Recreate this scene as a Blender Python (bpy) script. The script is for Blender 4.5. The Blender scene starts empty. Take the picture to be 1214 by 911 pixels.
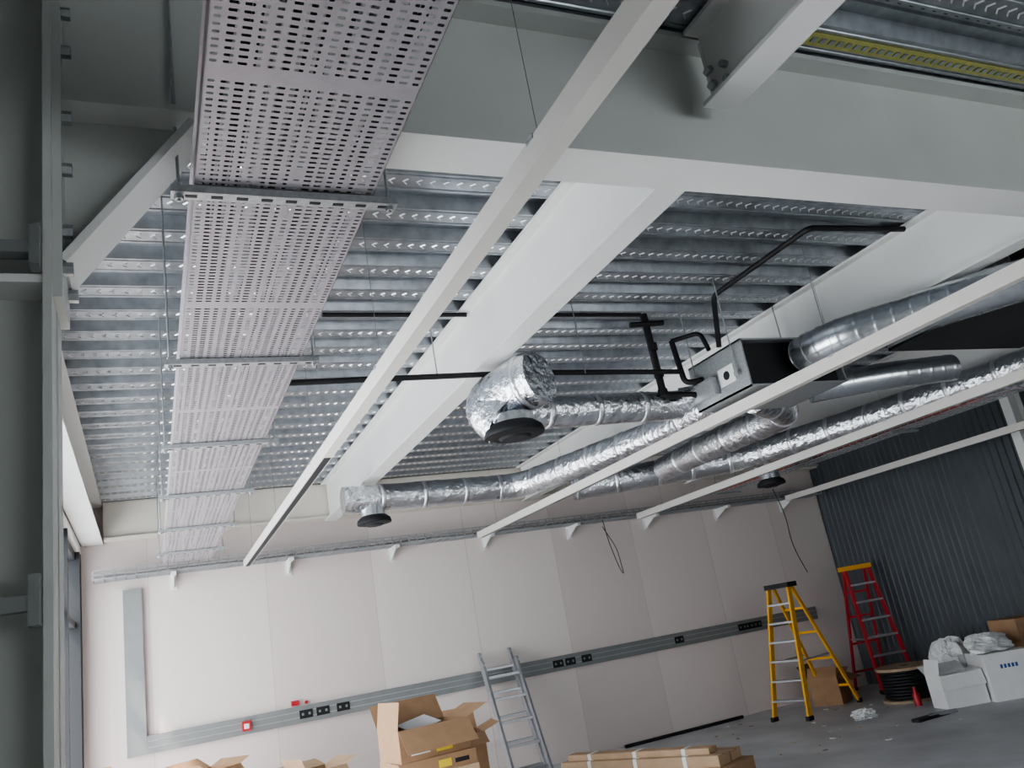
import bpy, math, random
from mathutils import Vector, Matrix
random.seed(7)
H=1.56
# ---------------- camera calibration ----------------
F=970.0
def cam_axes():
    d1=Vector((180-607,-(825-455.5),-F)).normalized()
    h=Vector((1,0.176,0)).normalized()
    U=h.cross(d1).normalized()
    X=d1.cross(U).normalized()
    return X,d1,U
Xv,Dv,Uv=cam_axes()
cd=bpy.data.cameras.new("camera"); cam=bpy.data.objects.new("camera",cd)
bpy.context.collection.objects.link(cam)
cam.matrix_world=Matrix((Xv,Dv,Uv)).to_4x4()
cam.location=(0,0,H)
cd.sensor_width=36; cd.lens=F/1214*36; cd.clip_start=0.05
bpy.context.scene.camera=cam

# ---------------- materials ----------------
def mat(name,col,rough=0.6,metal=0.0,noise=0.0,nscale=8,bump=0.0,bscale=40,voro=False,dist=0.02,spec=None):
    m=bpy.data.materials.new(name); m.use_nodes=True
    nt=m.node_tree; b=nt.nodes["Principled BSDF"]
    b.inputs["Roughness"].default_value=rough; b.inputs["Metallic"].default_value=metal
    b.inputs["Base Color"].default_value=(*col,1)
    if spec is not None: b.inputs["Specular IOR Level"].default_value=spec
    tc=nt.nodes.new("ShaderNodeTexCoord")
    if noise>0:
        n=nt.nodes.new("ShaderNodeTexNoise")
        n.inputs["Scale"].default_value=nscale
        nt.links.new(tc.outputs["Object"],n.inputs["Vector"])
        r=nt.nodes.new("ShaderNodeValToRGB")
        r.color_ramp.elements[0].position=0.25; r.color_ramp.elements[1].position=0.75
        r.color_ramp.elements[0].color=(*[c*(1-noise) for c in col],1)
        r.color_ramp.elements[1].color=(*[min(1,c*(1+noise)) for c in col],1)
        nt.links.new(n.outputs["Fac"],r.inputs["Fac"])
        nt.links.new(r.outputs["Color"],b.inputs["Base Color"])
    if bump>0:
        n2=nt.nodes.new("ShaderNodeTexVoronoi" if voro else "ShaderNodeTexNoise"); n2.inputs["Scale"].default_value=bscale
        if voro: n2.feature='DISTANCE_TO_EDGE'
        else: n2.inputs["Detail"].default_value=4
        nt.links.new(tc.outputs["Object"],n2.inputs["Vector"])
        bp=nt.nodes.new("ShaderNodeBump"); bp.inputs["Strength"].default_value=bump
        bp.inputs["Distance"].default_value=dist
        nt.links.new(n2.outputs["Distance" if voro else "Fac"],bp.inputs["Height"])
        nt.links.new(bp.outputs["Normal"],b.inputs["Normal"])
    return m
M={}
M['white']=mat("white_steel_paint",(0.72,0.72,0.70),0.40,0,0.03,3,0.03,60)
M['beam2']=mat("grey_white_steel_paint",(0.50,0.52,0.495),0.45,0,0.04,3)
M['track']=mat("track_white",(0.62,0.60,0.56),0.4,0,0.02,5)
M['deck']=mat("galvanised_deck",(0.37,0.395,0.42),0.34,0.88,0.20,14,0.04,30)
M['deck2']=mat("galvanised_embossing",(0.75,0.77,0.78),0.3,0.9)
M['slab']=mat("concrete_slab",(0.3,0.3,0.3),0.9)
M['galv']=mat("galvanised_steel",(0.40,0.42,0.43),0.42,0.6,0.15,60,0,40)
M['tray']=mat("tray_steel",(0.36,0.34,0.36),0.45,0.4,0.06,30)
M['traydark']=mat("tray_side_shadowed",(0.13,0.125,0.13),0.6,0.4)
M['foil']=mat("foil_insulation",(0.80,0.82,0.85),0.23,1.0,0.10,20,0.8,18,False,0.03)
M['tape']=mat("foil_tape",(0.85,0.86,0.88),0.3,1.0,0,1,0.5,40)
M['spiral']=mat("spiral_duct_steel",(0.66,0.69,0.72),0.26,0.95,0.12,30)
M['black']=mat("black_rubber",(0.010,0.010,0.012),0.6)
M['blackp']=mat("black_panel",(0.015,0.016,0.019),0.7,0,0.2,5)
M['frame']=mat("dark_window_frame",(0.015,0.017,0.020),0.5)
M['clad']=mat("dark_cladding",(0.095,0.108,0.118),0.42,0.25,0.08,3)
M['trunk']=mat("grey_trunking",(0.24,0.25,0.25),0.5,0.35,0.06,8)
M['red']=mat("red_fibreglass",(0.42,0.015,0.025),0.4)
M['yellow']=mat("yellow_fibreglass",(0.75,0.38,0.012),0.4)
M['alu']=mat("aluminium",(0.48,0.49,0.51),0.35,0.8,0.08,20)
M['card']=mat("cardboard",(0.34,0.21,0.12),0.85,0,0.10,10)
M['card2']=mat("cardboard_light",(0.44,0.31,0.20),0.85,0,0.08,10)
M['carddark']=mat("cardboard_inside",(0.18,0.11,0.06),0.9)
M['paper']=mat("white_print",(0.72,0.72,0.72),0.7,0,0.03,9)
M['bag']=mat("plastic_bag",(0.72,0.73,0.73),0.3,0,0.12,12,0.8,16)
M['ink']=mat("blue_ink",(0.03,0.10,0.30),0.6)
M['wood']=mat("drum_wood",(0.34,0.25,0.17),0.8,0,0.2,14)
M['label']=mat("yellow_label",(0.75,0.55,0.05),0.6)
M['cable']=mat("red_orange_cable",(0.45,0.07,0.03),0.5)
M['debris']=mat("debris_mix",(0.5,0.5,0.48),0.8,0,0.5,3)
M['ystrip']=mat("yellow_reflection_strip",(0.48,0.46,0.15),0.35,0.5,0.15,20)  # warm reflection on the decking, painted as yellow colour
M['galvb']=mat("zinc_wire",(0.36,0.37,0.38),0.4,0.3)
fm=mat("concrete_floor",(0.50,0.50,0.51),0.5,0,0.20,1.6,0.10,12); M['floor']=fm
def wallmat():
    m=bpy.data.materials.new("plasterboard_wall"); m.use_nodes=True; nt=m.node_tree; b=nt.nodes["Principled BSDF"]
    b.inputs["Roughness"].default_value=0.45
    tc=nt.nodes.new("ShaderNodeTexCoord"); sx=nt.nodes.new("ShaderNodeSeparateXYZ")
    nt.links.new(tc.outputs["Object"],sx.inputs[0])
    d=nt.nodes.new("ShaderNodeMath"); d.operation='DIVIDE'; d.inputs[1].default_value=1.2
    nt.links.new(sx.outputs["X"],d.inputs[0])
    fl=nt.nodes.new("ShaderNodeMath"); fl.operation='FLOOR'; nt.links.new(d.outputs[0],fl.inputs[0])
    wn=nt.nodes.new("ShaderNodeTexWhiteNoise"); wn.noise_dimensions='1D'; nt.links.new(fl.outputs[0],wn.inputs["W"])
    fr=nt.nodes.new("ShaderNodeMath"); fr.operation='FRACT'; nt.links.new(d.outputs[0],fr.inputs[0])
    lt=nt.nodes.new("ShaderNodeMath"); lt.operation='LESS_THAN'; lt.inputs[1].default_value=0.008
    nt.links.new(fr.outputs[0],lt.inputs[0])
    r=nt.nodes.new("ShaderNodeValToRGB")
    r.color_ramp.elements[0].color=(0.61,0.54,0.515,1); r.color_ramp.elements[1].color=(0.69,0.62,0.59,1)
    nt.links.new(wn.outputs["Value"],r.inputs[0])
    mx=nt.nodes.new("ShaderNodeMixRGB"); mx.inputs[2].default_value=(0.54,0.48,0.45,1)
    nt.links.new(lt.outputs[0],mx.inputs[0]); nt.links.new(r.outputs[0],mx.inputs[1])
    nt.links.new(mx.outputs[0],b.inputs["Base Color"])
    return m
M['wall']=wallmat()
M['cream']=mat("cream_paint",(0.74,0.70,0.62),0.6,0,0.02,4)

# ---------------- mesh builder ----------------
class MB:
    def __init__(s,name):
        s.name=name; s.v=[]; s.f=[]; s.m=[]; s.sm=[]; s.mats=[]; s.T=Matrix.Identity(4)
    def mi(s,k):
        if k not in s.mats: s.mats.append(k)
        return s.mats.index(k)
    def add(s,vs,fs,k,smooth=False):
        o=len(s.v); i=s.mi(k)
        for p in vs: s.v.append(s.T@Vector(p))
        for f in fs: s.f.append([o+j for j in f]); s.m.append(i); s.sm.append(smooth)
    def box(s,a,b,k):
        x0,y0,z0=a; x1,y1,z1=b
        vs=[(x0,y0,z0),(x1,y0,z0),(x1,y1,z0),(x0,y1,z0),(x0,y0,z1),(x1,y0,z1),(x1,y1,z1),(x0,y1,z1)]
        s.add(vs,[(0,3,2,1),(4,5,6,7),(0,1,5,4),(1,2,6,5),(2,3,7,6),(3,0,4,7)],k)
    def beam(s,p0,p1,w,h,k,up=(0,0,1)):
        p0=Vector(p0);p1=Vector(p1); d=(p1-p0).normalized(); u=Vector(up)
        if abs(d.dot(u))>0.98: u=Vector((0,1,0))
        r=d.cross(u).normalized(); u=r.cross(d).normalized()
        vs=[]
        for p in (p0,p1):
            for a,b in ((-1,-1),(1,-1),(1,1),(-1,1)): vs.append(p+r*a*w/2+u*b*h/2)
        s.add(vs,[(0,1,2,3),(7,6,5,4),(0,4,5,1),(1,5,6,2),(2,6,7,3),(3,7,4,0)],k)
    def cyl(s,p0,p1,r,k,n=12,r2=None,cap=True):
        s.sweep([p0,p1],[r,r if r2 is None else r2],k,n,cap,smooth=n>6)
    def sweep(s,pts,rs,k,n=16,cap=True,smooth=True,jit=0):
        pts=[Vector(p) for p in pts]
        if not isinstance(rs,(list,tuple)): rs=[rs]*len(pts)
        vs=[]; prev=None
        for i,p in enumerate(pts):
            a=pts[max(0,i-1)]; b=pts[min(len(pts)-1,i+1)]; d=(b-a).normalized()
            if prev is None:
                u=Vector((0,0,1)) if abs(d.z)<0.9 else Vector((0,1,0))
            else: u=prev
            r=d.cross(u).normalized(); u=r.cross(d).normalized(); prev=u
            for j in range(n):
                t=2*math.pi*j/n; rr=rs[i]*(1+random.uniform(-jit,jit))
                vs.append(p+(r*math.cos(t)+u*math.sin(t))*rr)
        fs=[]
        for i in range(len(pts)-1):
            for j in range(n):
                fs.append((i*n+j,i*n+(j+1)%n,(i+1)*n+(j+1)%n,(i+1)*n+j))
        s.add(vs,fs,k,smooth)
        if cap:
            s.add(vs[:n],[tuple(range(n))[::-1]],k); s.add(vs[-n:],[tuple(range(n))],k)
    def ext(s,prof,axis,a0,a1,k,closed=True):
        def P(q,a):
            return {'X':(a,q[0],q[1]),'Y':(q[0],a,q[1]),'Z':(q[0],q[1],a)}[axis]
        n=len(prof); vs=[P(q,a0) for q in prof]+[P(q,a1) for q in prof]
        fs=[(i,(i+1)%n,n+(i+1)%n,n+i) for i in range(n if closed else n-1)]
        if closed: fs+= [tuple(range(n))[::-1],tuple(range(n,2*n))]
        s.add(vs,fs,k)
    def done(s,bevel=0):
        me=bpy.data.meshes.new(s.name); me.from_pydata([tuple(p) for p in s.v],[],s.f)
        for k in s.mats: me.materials.append(M[k])
        me.polygons.foreach_set("material_index",s.m); me.polygons.foreach_set("use_smooth",s.sm)
        me.update(); o=bpy.data.objects.new(s.name,me); bpy.context.collection.objects.link(o)
        if bevel>0:
            bv=o.modifiers.new("bevel",'BEVEL'); bv.width=bevel; bv.segments=2; bv.limit_method='ANGLE'
        return o
def fillet(pts,rad=0.2,n=6):
    pts=[Vector(p) for p in pts]; out=[pts[0]]
    for i in range(1,len(pts)-1):
        a,b,c=pts[i-1],pts[i],pts[i+1]
        r=min(rad,(a-b).length*.49,(c-b).length*.49)
        p=b+(a-b).normalized()*r; q=b+(c-b).normalized()*r
        for j in range(n+1):
            t=j/n; out.append(p*(1-t)**2+b*2*t*(1-t)+q*t*t)
    out.append(pts[-1]); return out
def resample(pts,step):
    out=[pts[0]]
    for a,b in zip(pts[:-1],pts[1:]):
        L=(b-a).length; n=max(1,int(L/step))
        for j in range(1,n+1): out.append(a.lerp(b,j/n))
    return out
def ibeam(mb,axis,c,z0,z1,a0,a1,w,k,tf=0.018,tw=0.012):
    h=w/2; t=tw/2
    prof=[(c-h,z0),(c+h,z0),(c+h,z0+tf),(c+t,z0+tf),(c+t,z1-tf),(c+h,z1-tf),(c+h,z1),(c-h,z1),(c-h,z1-tf),(c-t,z1-tf),(c-t,z0+tf),(c-h,z0+tf)]
    mb.ext(prof,axis,a0,a1,k)

XL,XR,YB,YF=-0.62,9.4,9.65,-3.0
ZC=H+2.0
# ---------------- shell ----------------
b=MB("floor"); b.box((XL-.2,YF,-.15),(XR+.2,YB+.2,0),'floor'); b.done()
b=MB("wall_back"); b.box((XL,YB,0),(XR,YB+.2,ZC+.3),'wall'); b.done()
b=MB("wall_front")
WZ0,WZ1,WX0,WX1=.9,2.15,1.6,7.4  # opening added out of view to let in fill light
b.box((XL,YF-.2,0),(WX0,YF,ZC+.3),'cream'); b.box((WX1,YF-.2,0),(XR,YF,ZC+.3),'cream')
b.box((WX0,YF-.2,0),(WX1,YF,WZ0),'cream'); b.box((WX0,YF-.2,WZ1),(WX1,YF,ZC+.3),'cream'); b.done()
b=MB("rear_fill_window")  # unseen window behind the camera, added for front fill
for x in (WX0+.03,3.0,4.5,6.0,WX1-.03): b.box((x-.03,YF-.12,WZ0),(x+.03,YF-.05,WZ1),'frame')
b.box((WX0,YF-.12,WZ0),(WX1,YF-.05,WZ0+.06),'frame'); b.box((WX0,YF-.12,WZ1-.06),(WX1,YF-.05,WZ1),'frame'); b.done()
b=MB("wall_right")
prof=[]; y=YF
while y<YB-0.001:
    prof+= [(XR,y),(XR,y+.07),(XR-.014,y+.08),(XR-.014,y+.092)]; y+=.10
prof=[(x,min(y,YB)) for x,y in prof]+[(XR,YB),(XR+.2,YB),(XR+.2,YF)]
b.ext(prof,'Z',0,ZC+.3,'clad'); b.done()
# deck
b=MB("ceiling")
P=0.3; prof=[]; y=YF
while y<YB:
    for dy,dz in ((0,0),(.012,0),(.016,.006),(.022,.006),(.026,0),(.114,0),(.118,.006),(.124,.006),(.128,0),(.14,0),(.165,.06),(.205,.06),(.213,.05),(.227,.05),(.235,.06),(.275,.06)):
        prof.append((min(y+dy,YB),ZC+dz))
    y+=P
b.ext(prof,'X',XL,XR,'deck',closed=False)
b.box((XL-.2,YF,ZC+.07),(XR+.2,YB+.2,ZC+.25),'slab')
y=YF+P*12
while y<YB-0.1:
    x=XL+.1
    while x<XR:
        cy=y+.07; z0=ZC+0.0; z1=ZC-.005
        for sgn in (-1,1):
            p=[(x,cy),(x+.010,cy),(x+.030,cy+sgn*.022),(x+.020,cy+sgn*.022)]
            m=[(x+.006,cy),(x+.026,cy+sgn*.022)]
            vs=[(q[0],q[1],z0) for q in p]+[(m[0][0],m[0][1],z1),(m[1][0],m[1][1],z1)]
            b.add(vs,[(0,4,5,3),(4,1,2,5),(3,5,2)],'deck2')
        # punched stud on the recessed flute
        q=y+.185
        b.add([(x,q-.008,ZC+.0595),(x+.02,q-.008,ZC+.0595),(x+.02,q+.008,ZC+.0595),(x,q+.008,ZC+.0595)],[(0,1,2,3)],'blackp')
        x+=.065
    y+=P
b.box((2.25,1.84,ZC-.006),(XR-.05,1.905,ZC-.002),'ystrip')  # thin strip carrying the painted yellow glint of the deck
x=2.3
while x<XR-.1:
    b.box((x,1.86,ZC-.010),(x+.022,1.885,ZC-.006),'deck'); x+=.045
b.done()

# left wall with windows
WY=2.6
b=MB("wall_left")
b.box((XL-.2,YF,0),(XL,WY,ZC+.07),'beam2')
b.box((XL-.2,WY,0),(XL,YB,.12),'frame')
b.box((XL-.25,WY,H+1.5),(XL,YB,ZC+.07),'white')
b.box((XL-.2,YB-.10,.12),(XL,YB,H+1.5),'frame')
b.done()
b=MB("window_1")
b.box((XL-.12,WY,.12),(XL-.04,YB-.10,.2),'frame'); b.box((XL-.12,WY,H+1.42),(XL-.04,YB-.10,H+1.5),'frame')
b.box((XL-.12,WY,H+.75),(XL-.04,YB-.10,H+.81),'frame')
yy=WY+.04
while yy<YB-.2:
    b.box((XL-.16,yy-.035,.12),(XL-.0,yy+.035,H+1.5),'frame'); yy+=1.36
b.done()
# edge beams
b=MB("edge_beam_side"); ibeam(b,'Y',-.51,H+1.58,ZC,2.19,YB,.20,'white'); b.done()
b=MB("edge_beam_back")
b.box((-.40,YB-.16,H+1.62),(XR-.03,YB,ZC),'cream'); b.box((-.40,YB-.2,H+1.60),(XR-.03,YB,H+1.62),'cream'); b.done()
# main beam
b=MB("main_steel_beam"); ibeam(b,'X',2.05,H+1.44,ZC,-.175,XR-.03,.18,'beam2',.022,.014)
b.box((-.175,1.955,H+1.4395),(XR-.04,2.145,H+1.4405),'white')  # paler skin on the soffit: daylight from below put into its colour
b.done()
for i,x in enumerate((1.94,4.44,6.94)):
    b=MB("secondary_steel_beam"); ibeam(b,'Y',x,H+1.55,ZC,2.15,YB-.2,.14,'white',.016,.011)
    b.done()
for i,x in enumerate((1.94,4.44,6.94)):
    b=MB("short_steel_beam"); ibeam(b,'Y',x,H+1.66,ZC-.012,YF+.1,1.945,.14,'white',.016,.011)
    b.box((x-.008,1.94,H+1.70),(x+.075,1.955,ZC-.05),'white')
    for z in (1.72,1.78):
        b.cyl((x-.03,1.90,H+z+.02),(x-.03,1.93,H+z+.02),.014,'galv',6)
        b.cyl((x-.006,1.85,H+z),(x-.03,1.85,H+z),.014,'galv',6)
    b.done()
# column with haunch
b=MB("steel_column")
cx0,cx1=-.45,-.175
b.box((cx1-.018,1.93,0),(cx1,2.17,ZC),'beam2'); b.box((cx0,1.93,0),(cx0+.018,2.17,ZC),'beam2')
b.box((cx0,2.043,0),(cx1,2.057,ZC),'beam2')
b.box((cx0,1.94,H+.93),(cx1-.01,2.16,H+.95),'white')
b.box((cx1,1.95,H+.9),(cx1+.02,2.15,ZC-.01),'beam2')
for z in (.98,1.08,1.25,1.40,1.60,1.72,1.84,1.94):
    for yy in (1.975,2.125): b.cyl((cx1+.02,yy,H+z),(cx1+.042,yy,H+z),.017,'galv',6)
hx0,hx1=cx1+.02,.13
b.ext([(hx0,H+1.44),(hx1,H+1.44),(hx0,H+1.02)],'Y',2.044,2.056,'beam2')
b.beam((hx0,2.05,H+1.0),(hx1+.02,2.05,H+1.42),.18,.02,'white')
for z in (1.0,.217):
    b.box((-.60,1.89,H+z-.02),(-.215,1.93,H+z+.01),'trunk')
    b.box((-.215,1.885,H+z-.05),(-.195,1.93,H+z+.05),'trunk')
b.done()
b=MB("wall_column")
b.box((9.14,6.06,0),(9.155,6.17,ZC),'white'); b.box((9.345,6.06,0),(9.36,6.17,ZC),'white'); b.box((9.15,6.11,0),(9.35,6.12,ZC),'white'); b.done()

# ---------------- cable tray ----------------
b=MB("perforated_cable_tray")
tx0,tx1,tz=.15,.63,H+1.256
cols=16; pw=(tx1-tx0)/cols; pr=.022
rows=int((9.25-.3)/pr)
hh,c=.0042,.003
for i in range(rows):
    y0=.3+i*pr; yc=y0+pr/2
    for j in range(cols):
        x0=tx0+j*pw; xc=x0+pw/2
        hw_=.0105 if j%4 in(1,2) else .0080
        solid=(i%56<2) 
        if solid:
            b.add([(x0,y0,tz),(x0+pw,y0,tz),(x0+pw,y0+pr,tz),(x0,y0+pr,tz)],[(0,1,2,3)],'tray'); continue
        o=[(x0,y0),(xc,y0),(x0+pw,y0),(x0+pw,yc),(x0+pw,y0+pr),(xc,y0+pr),(x0,y0+pr),(x0,yc)]
        n=[(xc-hw_+c*.6,yc-hh),(xc,yc-hh),(xc+hw_-c*.6,yc-hh),(xc+hw_,yc),(xc+hw_-c*.6,yc+hh),(xc,yc+hh),(xc-hw_+c*.6,yc+hh),(xc-hw_,yc)]
        vs=[(p[0],p[1],tz) for p in o+n]
        b.add(vs,[(k,(k+1)%8,8+(k+1)%8,8+k) for k in range(8)],'tray')
for x in (tx0,tx1):
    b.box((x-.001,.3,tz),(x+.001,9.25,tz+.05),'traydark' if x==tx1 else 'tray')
    b.box((x-.008,.3,tz+.05),(x+.008,9.25,tz+.053),'tray')
for x,k in ((.19,'black'),(.22,'black'),(.25,'black'),(.28,'trunk'),(.33,'black'),(.36,'black'),(.39,'black'),(.43,'black'),(.47,'trunk'),(.50,'black'),(.54,'black'),(.57,'black')):
    b.sweep([(x+random.uniform(-.012,.012),.3+q*.447,tz+.013) for q in range(21)],.012,k,6)
b.done()
for i in range(6):
    y=2.03+1.29*i
    b=MB("tray_hanger")
    z=tz-.004
    b.box((.09,y-.02,z-.022),(.70,y+.02,z-.020),'galv')
    b.box((.09,y-.021,z-.022),(.70,y-.019,z),'galv'); b.box((.09,y+.019,z-.022),(.70,y+.021,z),'galv')
    for j in range(9):
        x=.125+j*.065; b.box((x,y-.006,z-.0235),(x+.03,y+.006,z-.0215),'black')
    for x in (.11,.68):
        b.cyl((x,y,z-.04),(x,y,ZC),.0045,'galv',6); b.cyl((x,y,z-.034),(x,y,z-.022),.012,'galv',6)
        b.cyl((x,y,z),(x,y,z+.012),.012,'galv',6)
    b.done()

# ---------------- lighting tracks ----------------
for i,(x,y1) in enumerate(((.965,9.25),(3.63,9.2),(5.88,9.2),(8.4,9.2))):
    b=MB("lighting_trunking")
    z0=H+1.12; z1=z0+.075; w=.028
    b.box((x-w,.2 if i==0 else .6,z0),(x+w,y1,z1),'track')
    b.box((x-w+.008,4.6,z0-.002),(x+w-.008,y1-.1,z0+.001),'blackp' if i==0 else 'trunk')
    for y in (1.6,3.3,5.0,6.8,8.6):
        b.cyl((x,y,z1),(x,y,ZC),.0014,'trunk',5)
        b.box((x-w-.003,y-.02,z1-.01),(x+w+.003,y+.02,z1+.004),'galv')
    b.done()

# ---------------- ducts ----------------
def foil_duct(mb,pts,r,band=.38,rad=.3,k='foil'):
    p=resample(fillet(pts,rad,7),.05)
    mb.sweep(p,[r*(1+random.uniform(-.02,.02)) for _ in p],k,22,True,True,.013)
    acc=0
    for a,c in zip(p[:-1],p[1:]):
        acc+=(c-a).length
        if acc>band:
            acc=0; d=(c-a).normalized()
            mb.sweep([a-d*.02,a-d*.018,a+d*.018,a+d*.02],[r*1.0,r*1.04,r*1.04,r*1.0],'tape',22,False)
def spiral(mb,pts,r,rad=.3):
    p=resample(fillet(pts,rad,8),.01); rs=[r*(1.03 if (i%10) in(0,) else 1) for i in range(len(p))]
    mb.sweep(p,rs,'spiral',24,True,True)
def diffuser(mb,x,y,z,r,top,rt=None):
    rt=rt or r*.7
    mb.sweep([(x,y,top),(x,y,z+.06)],[rt,rt],'spiral',24)
    mb.sweep([(x,y,z+.06),(x,y,z+.03),(x,y,z),(x,y,z-.01)],[rt*1.02,r*.95,r,r*.98],'blackp',28)
    mb.sweep([(x,y,z-.012),(x,y,z-.02)],[r*.98,r*.7],'black',28)
    mb.sweep([(x,y,z-.02),(x,y,z-.032)],[r*.55,r*.45],'blackp',24)
Z=lambda r:H+r
b=MB("foil_duct_run")
foil_duct(b,[(1.66,7.45,Z(1.4)),(3.45,7.45,Z(1.38)),(3.95,5.6,Z(1.37)),(3.95,4.62,Z(1.38))],.125)
diffuser(b,1.93,7.45,Z(1.17),.16,Z(1.33)); b.done()
b=MB("foil_duct_drop")
foil_duct(b,[(3.45,4.6,Z(1.32)),(2.1,4.6,Z(1.32)),(1.95,4.45,Z(1.32))],.105,.34,.12)
foil_duct(b,[(1.97,4.25,Z(1.17)),(1.90,4.36,Z(1.30)),(2.03,4.2,Z(1.37)),(2.12,4.04,Z(1.38))],.165,.5,.12)
diffuser(b,1.98,4.22,Z(1.09),.18,Z(1.2),.13); b.done()
b=MB("foil_duct_branch")
foil_duct(b,[(4.15,4.62,Z(1.36)),(4.85,5.0,Z(1.33)),(4.8,5.9,Z(1.33)),(4.9,7.0,Z(1.33))],.125); b.done()
b=MB("foil_duct_long")
foil_duct(b,[(6.6,2.4,Z(1.36)),(6.55,4.35,Z(1.36)),(6.3,5.65,Z(1.36)),(5.87,6.95,Z(1.36)),(5.0,7.35,Z(1.36)),(4.2,7.75,Z(1.36))],.135)
foil_duct(b,[(5.95,6.8,Z(1.36)),(6.4,7.25,Z(1.35)),(6.6,7.35,Z(1.33))],.11)
diffuser(b,6.5,7.3,Z(1.1),.16,Z(1.25)); b.done()
b=MB("spiral_duct_elbow")
spiral(b,[(4.0,3.885,Z(1.41)),(4.0,3.6,Z(1.41)),(4.2,3.3,Z(1.41)),(4.7,2.45,Z(1.40)),(5.0,1.95,Z(1.30)),(5.6,.9,Z(1.30))],.12,.2)
b.sweep([(4.0,3.80,Z(1.41)),(4.0,3.77,Z(1.41))],[.128,.128],'spiral',24); b.done()
b=MB("spiral_duct_branch")
spiral(b,[(4.55,4.45,Z(1.34)),(5.0,4.2,Z(1.34)),(5.6,4.05,Z(1.34))],.10,.2); b.done()
def fcu(name,x0,x1,y0,y1,z0,z1):
    b=MB(name); t=.012
    b.box((x0,y0,z0),(x0+t,y1,z1),'galv'); b.box((x1-t,y0,z0),(x1,y1,z1),'galv')
    b.box((x0,y0,z1-t),(x1,y1,z1),'galv'); b.box((x0,y0,z0),(x1,y1,z0+t),'galv')
    b.box((x0+t,y0+.06,z0+t),(x1-t,y0+.07,z1-t),'black'); b.box((x0+t,y1-.02,z0+t),(x1-t,y1,z1-t),'galv')
    for x in (x0-.03,x1+.01):
        for y in (y0+.08,y1-.08):
            b.box((x,y-.02,z0+.1),(x+.03,y+.02,z0+.13),'galv'); b.cyl((x+.012,y,z0+.08),(x+.012,y,ZC),.005,'galv',6)
    b.box((x0-.004,y0+.12,z0+.08),(x0,y0+.28,z0+.20),'paper')
    b.box((x0-.05,y0+.3,z0+.05),(x0,y1-.05,z0+.17),'galv')
    b.cyl((x0-.004,y0+.2,z0+.14),(x0-.007,y0+.2,z0+.14),.03,'black',16)
    return b
b=fcu("fan_coil_unit",3.52,4.34,3.9,4.48,Z(1.22),Z(1.545)); 
b.sweep([(3.95,4.48,Z(1.38)),(3.95,4.62,Z(1.38))],[.12,.12],'spiral',20)
b.sweep([(3.52,4.42,Z(1.36)),(3.44,4.5,Z(1.33))],[.05,.09],'foil',16)
b.done()
b=fcu("fan_coil_unit",4.75,6.15,2.85,3.85,Z(1.42),Z(1.75)); b.box((4.75,2.85,Z(1.41)),(6.15,3.85,Z(1.42)),'blackp'); b.done()
b=MB("condensate_pipework")
def pipe(mb,pts,r,k='black',rad=.05): mb.sweep(fillet(pts,rad,5),r,k,10)
pipe(b,[(3.28,4.52,Z(1.98)),(3.28,4.5,Z(1.36)),(3.5,4.4,Z(1.33))],.026)
pipe(b,[(3.42,4.46,Z(1.75)),(3.42,4.42,Z(1.42)),(3.52,4.35,Z(1.42))],.02)
pipe(b,[(3.42,4.46,Z(1.75)),(3.55,4.3,Z(1.75)),(3.55,4.25,Z(1.6))],.016)
pipe(b,[(3.15,4.52,Z(1.9)),(3.28,4.5,Z(1.9)),(3.4,4.48,Z(1.9))],.02)
for z in (1.5,1.7,1.36): b.cyl((3.28,4.5,Z(z)),(3.28,4.5,Z(z+.05)),.034,'black',12)
b.done()
b=MB("insulated_pipe"); pipe(b,[(.73,4.33,Z(1.49)),(2.2,4.33,Z(1.505)),(3.4,4.4,Z(1.5))],.017)
for x in (.9,1.6,2.6): b.cyl((x,4.33,Z(1.49)),(x,4.33,ZC),.004,'galv',6)
b.done()
b=MB("black_conduit"); pipe(b,[(1.0,4.5,Z(1.97)),(1.92,4.5,Z(1.97))],.014)
b.done()
b=MB("black_conduit"); pipe(b,[(1.96,4.5,Z(1.97)),(3.24,4.5,Z(1.97))],.014)
b.done()
b=MB("black_conduit"); pipe(b,[(3.6,4.2,Z(1.6)),(3.62,4.15,Z(1.96)),(3.62,3.2,Z(1.96)),(4.35,3.15,Z(1.96))],.018); b.done()

# ---------------- back wall services ----------------
def basket(b,axis,a0,a1,c0,c1,z,step=.1,hh=.05,w=.005):
    def P(a,c,zz): return (a,c,zz) if axis=='X' else (c,a,zz)
    n=5
    for j in range(n+1):
        c=c0+(c1-c0)*j/n; b.beam(P(a0,c,z),P(a1,c,z),w,w,'galvb')
    for c in (c0,c1):
        for zz in (z+hh/2,z+hh): b.beam(P(a0,c,zz),P(a1,c,zz),w,w,'galvb')
    a=a0
    while a<=a1:
        b.beam(P(a,c0,z),P(a,c1,z),w,w,'galvb')
        for c in (c0,c1): b.beam(P(a,c,z),P(a,c,z+hh),w,w,'galvb')
        a+=step
b=MB("cable_basket_tray")
basket(b,'X',-.5,9.2,9.33,9.60,Z(1.19),.1,.085,.011)
x=.25
while x<9.2:
    b.box((x-.025,9.31,Z(1.15)),(x+.025,9.64,Z(1.18)),'white'); b.ext([(9.64,Z(1.15)),(9.40,Z(1.15)),(9.64,Z(1.04))],'X',x-.006,x+.006,'white')
    b.box((x-.035,9.635,Z(1.02)),(x+.035,9.645,Z(1.2)),'white'); x+=1.2
for yy,k in ((9.40,'trunk'),(9.44,'paper'),(9.48,'black'),(9.52,'trunk'),(9.55,'black')):
    pts=[Vector((xx*.3-.4,yy+random.uniform(-.02,.02),Z(1.205)+random.uniform(0,.015))) for xx in range(32)]
    b.sweep(pts,.009,k,6)
b.done()
b=MB("cable_basket_tray"); basket(b,'Y',2.5,9.2,7.1,7.4,Z(1.32),.1,.05,.006)
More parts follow.
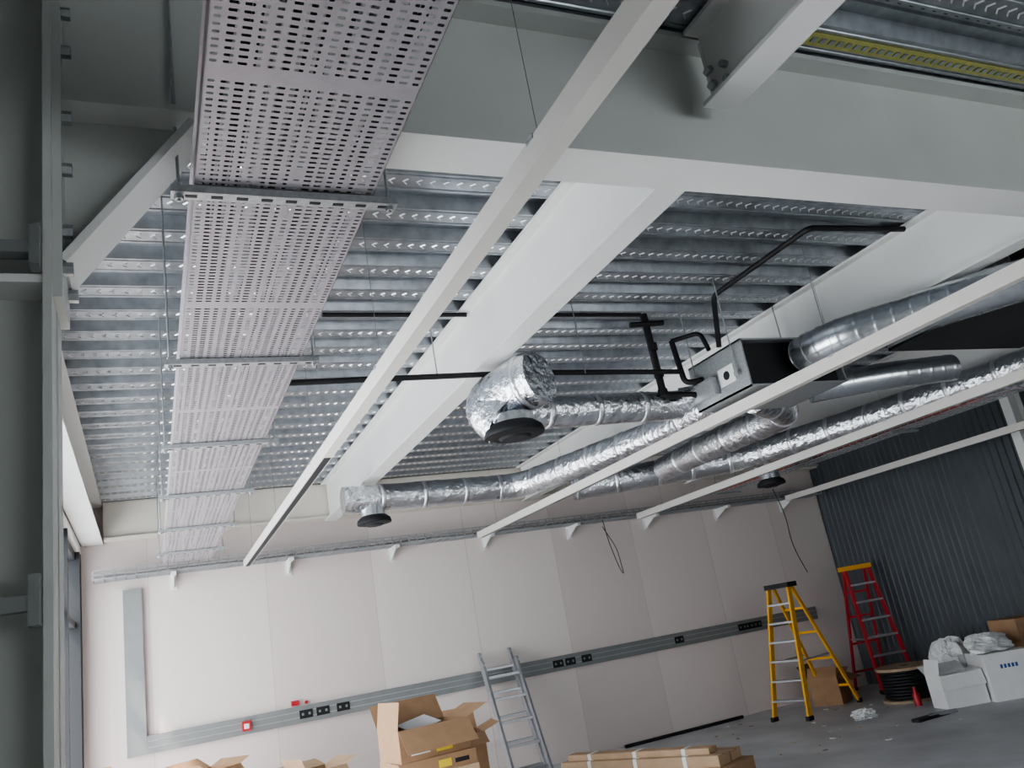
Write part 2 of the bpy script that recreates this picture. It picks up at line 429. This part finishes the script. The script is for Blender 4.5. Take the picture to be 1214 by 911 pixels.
for i in range(6):
    pts=[Vector((7.15+.04*i+random.uniform(-.02,.02),2.6+yy*.4,Z(1.335)+random.uniform(0,.02))) for yy in range(17)]
    b.sweep(pts,.009,('cable','black','paper','cable','trunk','black')[i],6)
for y in (3,4.5,6,7.5,9): 
    b.box((7.05,y-.02,Z(1.29)),(7.45,y+.02,Z(1.31)),'galv')
    for x in (7.07,7.43): b.cyl((x,y,Z(1.29)),(x,y,ZC),.005,'galv',6)
b.done()
b=MB("dado_trunking"); zc=Z(-.46)
b.box((-.059,YB-.055,zc-.085),(8.75,YB-.001,zc+.085),'trunk')
b.box((-.24,YB-.055,zc-.085),(-.06,YB-.001,Z(1.08)),'trunk')
b.box((-.05,YB-.0575,zc-.03),(8.74,YB-.0555,zc-.022),'galv'); b.box((-.05,YB-.0575,zc+.03),(8.74,YB-.0555,zc+.037),'galv')
b.done()
b=MB("wall_sockets")
for x in (1.50,1.68,1.90,4.55,4.72,4.95,6.35,7.40,7.52,7.66):
    b.box((x-.07,YB-.066,zc-.042),(x+.07,YB-.058,zc+.042),'black')
    for dx in (-.035,.035): b.box((x+dx-.012,YB-.069,zc-.012),(x+dx+.012,YB-.065,zc+.014),'trunk')
b.done(.002)
b=MB("fire_alarm_call_point"); b.box((.84,YB-.09,zc-.05),(.93,YB-.058,zc+.045),'red'); b.box((.86,YB-.093,zc-.03),(.91,YB-.089,zc+.02),'paper'); b.done(.004)
b=MB("red_junction_box"); b.box((1.36,YB-.04,zc+.1),(1.44,YB,zc+.15),'red'); b.box((1.50,YB-.04,zc+.1),(1.53,YB,zc+.13),'red'); b.done(.003)
b=MB("hanging_cable")
b.sweep(fillet([(5.45,9.4,Z(1.2)),(5.42,9.3,Z(.9)),(5.5,9.3,Z(.55)),(5.55,9.3,Z(.45)),(5.52,9.3,Z(.8)),(5.4,9.35,Z(1.1))],.1),.006,'black',6); b.done()
b=MB("hanging_cable")
b.sweep(fillet([(8.1,9.1,Z(1.3)),(8.12,9.0,Z(.9)),(8.0,8.9,Z(.5)),(8.05,8.8,Z(.1))],.2),.006,'black',6); b.done()

# ---------------- ladders ----------------
def stepladder(name,loc,yaw,h,k,n,kcap,fx=-.42,rx=.72,wb=.25,wt=.15):
    b=MB(name); b.T=Matrix.Translation(loc)@Matrix.Rotation(yaw,4,'Z')
    for s in (-1,1):
        b.beam((fx,s*wb,0.01),(-.03,s*wt,h),.028,.075,k,up=(1,0,0))
        b.beam((rx,s*wb*.9,0.01),(.05,s*wt*.9,h-.03),.026,.05,k,up=(1,0,0))
        b.box((fx-.05,s*wb-.025,0),(fx+.05,s*wb+.025,.05),'black'); b.box((rx-.035,s*wb*.9-.022,0),(rx+.035,s*wb*.9+.022,.05),'black')
        zz=.42
        b.beam((fx+(-.03-fx)*zz,s*(wb*(1-zz)+wt*zz),h*zz),(rx+(.05-rx)*zz,s*(wb*.9*(1-zz)+wt*.9*zz),h*zz),.006,.022,'alu')
    for i in range(n):
        t=(i+1)/(n+1); x=fx+(-.03-fx)*t; w=wb+(wt-wb)*t; z=h*t
        b.box((x-.045,-w,z-.012),(x+.045,w,z+.012),'alu')
    for t in (.15,.38,.6,.8):
        x=rx+(.05-rx)*t; w=(wb+(wt-wb)*t)*.9; b.beam((x,-w,h*t),(x,w,h*t),.02,.03,k)
    b.box((-.09,-wt-.03,h-.03),(.11,wt+.03,h+.03),kcap)
    return b.done(.003)
stepladder("stepladder",(7.36,8.6,0),math.radians(14),1.55,'yellow',6,'black')
stepladder("stepladder",(8.97,8.88,0),math.radians(72),1.62,'red',6,'yellow',-.32,.48,.25,.17)
b=MB("combination_ladder")
p0=Vector((3.62,8.75,0)); p1=Vector((3.72,9.56,1.42)); side=Vector((1,-.05,0)).normalized()
d=(p1-p0)
for off,sc in ((0,1.0),(-.09,.93)):
    o=Vector((0,off,0))
    for s in (-1,1):
        a=p0+o+side*s*(.19+(.02 if off else 0)); c=a+d*sc
        b.beam(a,c-d*.04,.03,.07,'alu',up=(0,1,0))
        b.cyl(c-d*.05-side*.015,c-d*.05+side*.015,.045,'alu',16)
        b.box((a.x-.03,a.y-.04,0),(a.x+.03,a.y+.04,.04),'black')
    for i in range(5):
        q=p0+o+d*sc*(.12+.18*i); b.beam(q-side*.19,q+side*.19,.035,.03,'alu')
b.done(.003)

# ---------------- boxes ----------------
def carton(b,c,size,yaw,k='card',open_=False,flaps=(1.9,1.2,2.2,1.0),tape=True):
    T0=b.T; b.T=Matrix.Translation(c)@Matrix.Rotation(yaw,4,'Z'); w,d,h=size; t=.006
    b.box((-w/2,-d/2,0),(w/2,-d/2+t,h),k); b.box((-w/2,d/2-t,0),(w/2,d/2,h),k)
    b.box((-w/2,-d/2+t,0),(-w/2+t,d/2-t,h),k); b.box((w/2-t,-d/2+t,0),(w/2,d/2-t,h),k)
    b.box((-w/2+t,-d/2+t,0),(w/2-t,d/2-t,t),k)
    if open_:
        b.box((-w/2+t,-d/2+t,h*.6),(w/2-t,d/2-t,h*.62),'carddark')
        def flap(a,c2,n,L,ang):
            a=Vector(a);c2=Vector(c2);n=Vector(n); e=n*math.cos(ang)*L+Vector((0,0,1))*math.sin(ang)*L
            u=Vector((0,0,.004)); vs=[a,c2,c2+e,a+e]; vs+= [v+n*.003+u*.3 for v in vs]
            b.add(vs,[(0,1,2,3),(7,6,5,4),(0,4,5,1),(1,5,6,2),(2,6,7,3),(3,7,4,0)],k)
        L=d*.5
        flap((-w/2,-d/2,h),(w/2,-d/2,h),(0,-1,0),L,math.radians(90)-flaps[0]) 
        flap((w/2,d/2,h),(-w/2,d/2,h),(0,1,0),L,math.radians(90)-flaps[1]+.6)
        flap((-w/2,d/2,h),(-w/2,-d/2,h),(-1,0,0),w*.35,flaps[2])
        flap((w/2,-d/2,h),(w/2,d/2,h),(1,0,0),w*.35,math.radians(20))
    else:
        b.box((-w/2+t,-d/2+t,h-t),(w/2-t,d/2-t,h),k)
        if tape: b.box((-w/2-.001,-.03,h-t),(w/2+.001,.03,h+.001),'card2')
    b.T=T0
def label(b,c,yaw,x0,x1,y,z0,z1,k):
    T0=b.T; b.T=Matrix.Translation(c)@Matrix.Rotation(yaw,4,'Z'); b.box((x0,y-.002,z0),(x1,y+.001,z1),k); b.T=T0
b=MB("cardboard_box_stack"); c=(1.86,6.45)
carton(b,(c[0],c[1],0),(.62,.5,.38),.1); carton(b,(c[0]+.02,c[1],.38),(.6,.48,.32),-.05,'card2')
carton(b,(c[0],c[1],.70),(.6,.46,.10),.05,'card'); carton(b,(c[0]-.01,c[1],.80),(.56,.42,.22),.12,'card',True,(2.4,1.2,1.75,1))
label(b,(c[0]-.01,c[1],.80),.12,.0,.13,-.21,.03,.10,'label'); label(b,(c[0],c[1],.70),.05,.0,.1,-.23,.02,.07,'label')
label(b,(c[0]-.01,c[1],.80),.12,-.2,-.05,-.21,.04,.08,'paper'); label(b,(c[0],c[1],.70),.05,.13,.24,-.23,.03,.06,'black')
b.T=Matrix.Translation((c[0]-.02,c[1]+.05,1.02))@Matrix.Rotation(.3,4,'X')@Matrix.Rotation(.4,4,'Z'); b.box((-.14,-.1,0),(.14,.1,.006),'paper'); b.T=Matrix.Identity(4)
b.done()
b=MB("cardboard_box_stack")
carton(b,(2.35,7.1,0),(.45,.45,.45),.3); carton(b,(2.33,7.1,.45),(.4,.42,.38),-.2,'card',True); b.done()
b=MB("cardboard_box_stack")
carton(b,(1.33,8.0,0),(.45,.45,.40),.2); carton(b,(1.30,8.0,.40),(.38,.36,.31),.35,'card2',True,(2.4,1.9,1.2,1)); b.done()
b=MB("cardboard_box_stack")
carton(b,(.45,7.9,0),(.5,.45,.58),-.2); carton(b,(.42,7.9,.58),(.34,.34,.32),.7,'card',True,(2.4,1.7,.6,1)); b.done()
b=MB("cardboard_box_stack")
carton(b,(-.28,5.9,0),(.40,.5,.6),0); carton(b,(-.30,5.9,.6),(.26,.3,.46),.3,'card',True); b.done()
b=MB("long_carton_stack")
ang=math.atan2(6.2-7.7,4.4-3.65)
for (dx,dy,z,L,w,h,k) in ((0,0,0,1.75,.5,.12,'card2'),(.05,.02,.12,1.7,.46,.11,'card'),(-.02,-.08,.23,1.65,.2,.09,'card2'),(.03,.14,.23,1.55,.18,.08,'card2'),(-.05,-.05,.32,1.5,.14,.05,'card2')):
    T=Matrix.Translation((4.02,6.98,z))@Matrix.Rotation(ang,4,'Z')@Matrix.Translation((dx,dy,0)); b.T=T
    b.box((-L/2,-w/2,0),(L/2,w/2,h),k); b.box((-L/2-.001,-.02,h-.01),(L/2+.001,.02,h+.001),'card'); 
    for q in (-.5,0,.5): b.box((q-.02,-w/2-.002,-.001),(q+.02,w/2+.002,h+.002),'paper')
b.T=Matrix.Identity(4); b.done(.004)
b=MB("cardboard_box"); carton(b,(8.05,8.95,0),(.42,.38,.34),.5,'card',True); b.done()
b=MB("white_carton"); cc=(8.02,6.98,0)
carton(b,cc,(.48,.30,.34),-.35,'paper',True,(2.9,1.6,1.8,1)); label(b,cc,-.35,-.2,-.05,-.15,.2,.28,'ink'); b.done()
b=MB("white_carton"); cc=(8.5,6.75,0)
carton(b,cc,(.5,.45,.48),-.5,'paper')
for q in range(5): label(b,cc,-.5,-.10+q*.04,-.075+q*.04,-.225,.32,.36,'ink')
b.done()
b=MB("cardboard_box"); carton(b,(9.08,6.85,0),(.5,.5,.52),-.1,'card'); carton(b,(9.08,6.85,.52),(.40,.38,.24),-.1,'card'); b.done()
def lump(name,c,s,k,am=.09):
    b=MB(name); n,m=20,30; vs=[];fs=[]
    for i in range(n+1):
        for j in range(m):
            th=math.pi*i/n; ph=2*math.pi*j/m; r=1+.16*math.sin(3*ph+2*th)*math.sin(th)+.08*math.sin(7*ph-3*th)*math.sin(th)+random.uniform(-am,am)
            z=max(-.55,math.cos(th))*r
            vs.append((c[0]+s[0]*r*math.sin(th)*math.cos(ph),c[1]+s[1]*r*math.sin(th)*math.sin(ph),c[2]+s[2]*(z+.62)))
    for i in range(n):
        for j in range(m): fs.append((i*m+j,(i+1)*m+j,(i+1)*m+(j+1)%m,i*m+(j+1)%m))
    b.add(vs,fs,k,False); return b.done()
lump("plastic_bag",(8.45,6.8,.482),(.25,.20,.12),'bag'); lump("plastic_bag",(8.72,7.5,0),(.28,.28,.38),'bag')
b=MB("cable_drum"); x,y=8.32,7.9
b.cyl((x,y,0),(x,y,.03),.34,'wood',32); b.cyl((x,y,.36),(x,y,.39),.34,'wood',32); b.cyl((x,y,.03),(x,y,.36),.15,'wood',24)
for i in range(9):
    z=.05+i*.036
    pts=[(x+.29*math.cos(t*math.pi/16),y+.29*math.sin(t*math.pi/16),z+.0006*t) for t in range(33)]
    b.sweep(pts,.019,'black',8)
b.cyl((x,y,.03),(x,y,.355),.275,'black',32); b.cyl((x,y,.39),(x,y,.392),.05,'black',16)
b.done()
b=MB("red_bottle"); x,y=7.95,7.5; b.sweep([(x,y,0),(x,y,.12),(x,y,.15),(x,y,.2)],[.04,.04,.02,.018],'red',16); b.done()
b=MB("black_pipe_offcut"); b.cyl((5.2,9.5,.02),(7.0,9.5,.02),.02,'black',10); b.done()
b=MB("dark_offcut"); b.box((7.1,6.75,0),(7.55,6.85,.03),'black'); b.cyl((7.3,6.8,.03),(7.6,6.7,.03),.02,'alu',8); b.done()
b=MB("floor_debris")
for i in range(45):
    x=random.uniform(5.5,9); y=random.uniform(6.4,9.2); s=random.uniform(.008,.03); k=random.choice(['debris','paper','card2','card','trunk'])
    b.T=Matrix.Translation((x,y,0))@Matrix.Rotation(random.uniform(0,3),4,'Z'); b.box((-s,-s*.6,0),(s,s*.6,.006),k)
b.T=Matrix.Identity(4); b.done()
lump("crumpled_plastic_wrap",(7.2,7.6,0),(.14,.1,.06),'bag',.2)

# ---------------- light ----------------
w=bpy.data.worlds.new("world"); bpy.context.scene.world=w; w.use_nodes=True
bg=w.node_tree.nodes["Background"]; bg.inputs[0].default_value=(0.90,0.95,1.0,1); bg.inputs[1].default_value=7.4
sd=bpy.data.lights.new("sun",'SUN'); sd.energy=12.0; sd.angle=math.radians(3); sd.color=(1,.86,.76)
so=bpy.data.objects.new("sun",sd); bpy.context.collection.objects.link(so)
so.rotation_euler=Vector((.55,.25,-1)).to_track_quat('-Z','Y').to_euler()
try: bpy.context.scene.view_settings.look='AgX - Medium High Contrast'
except Exception as e: print(e)
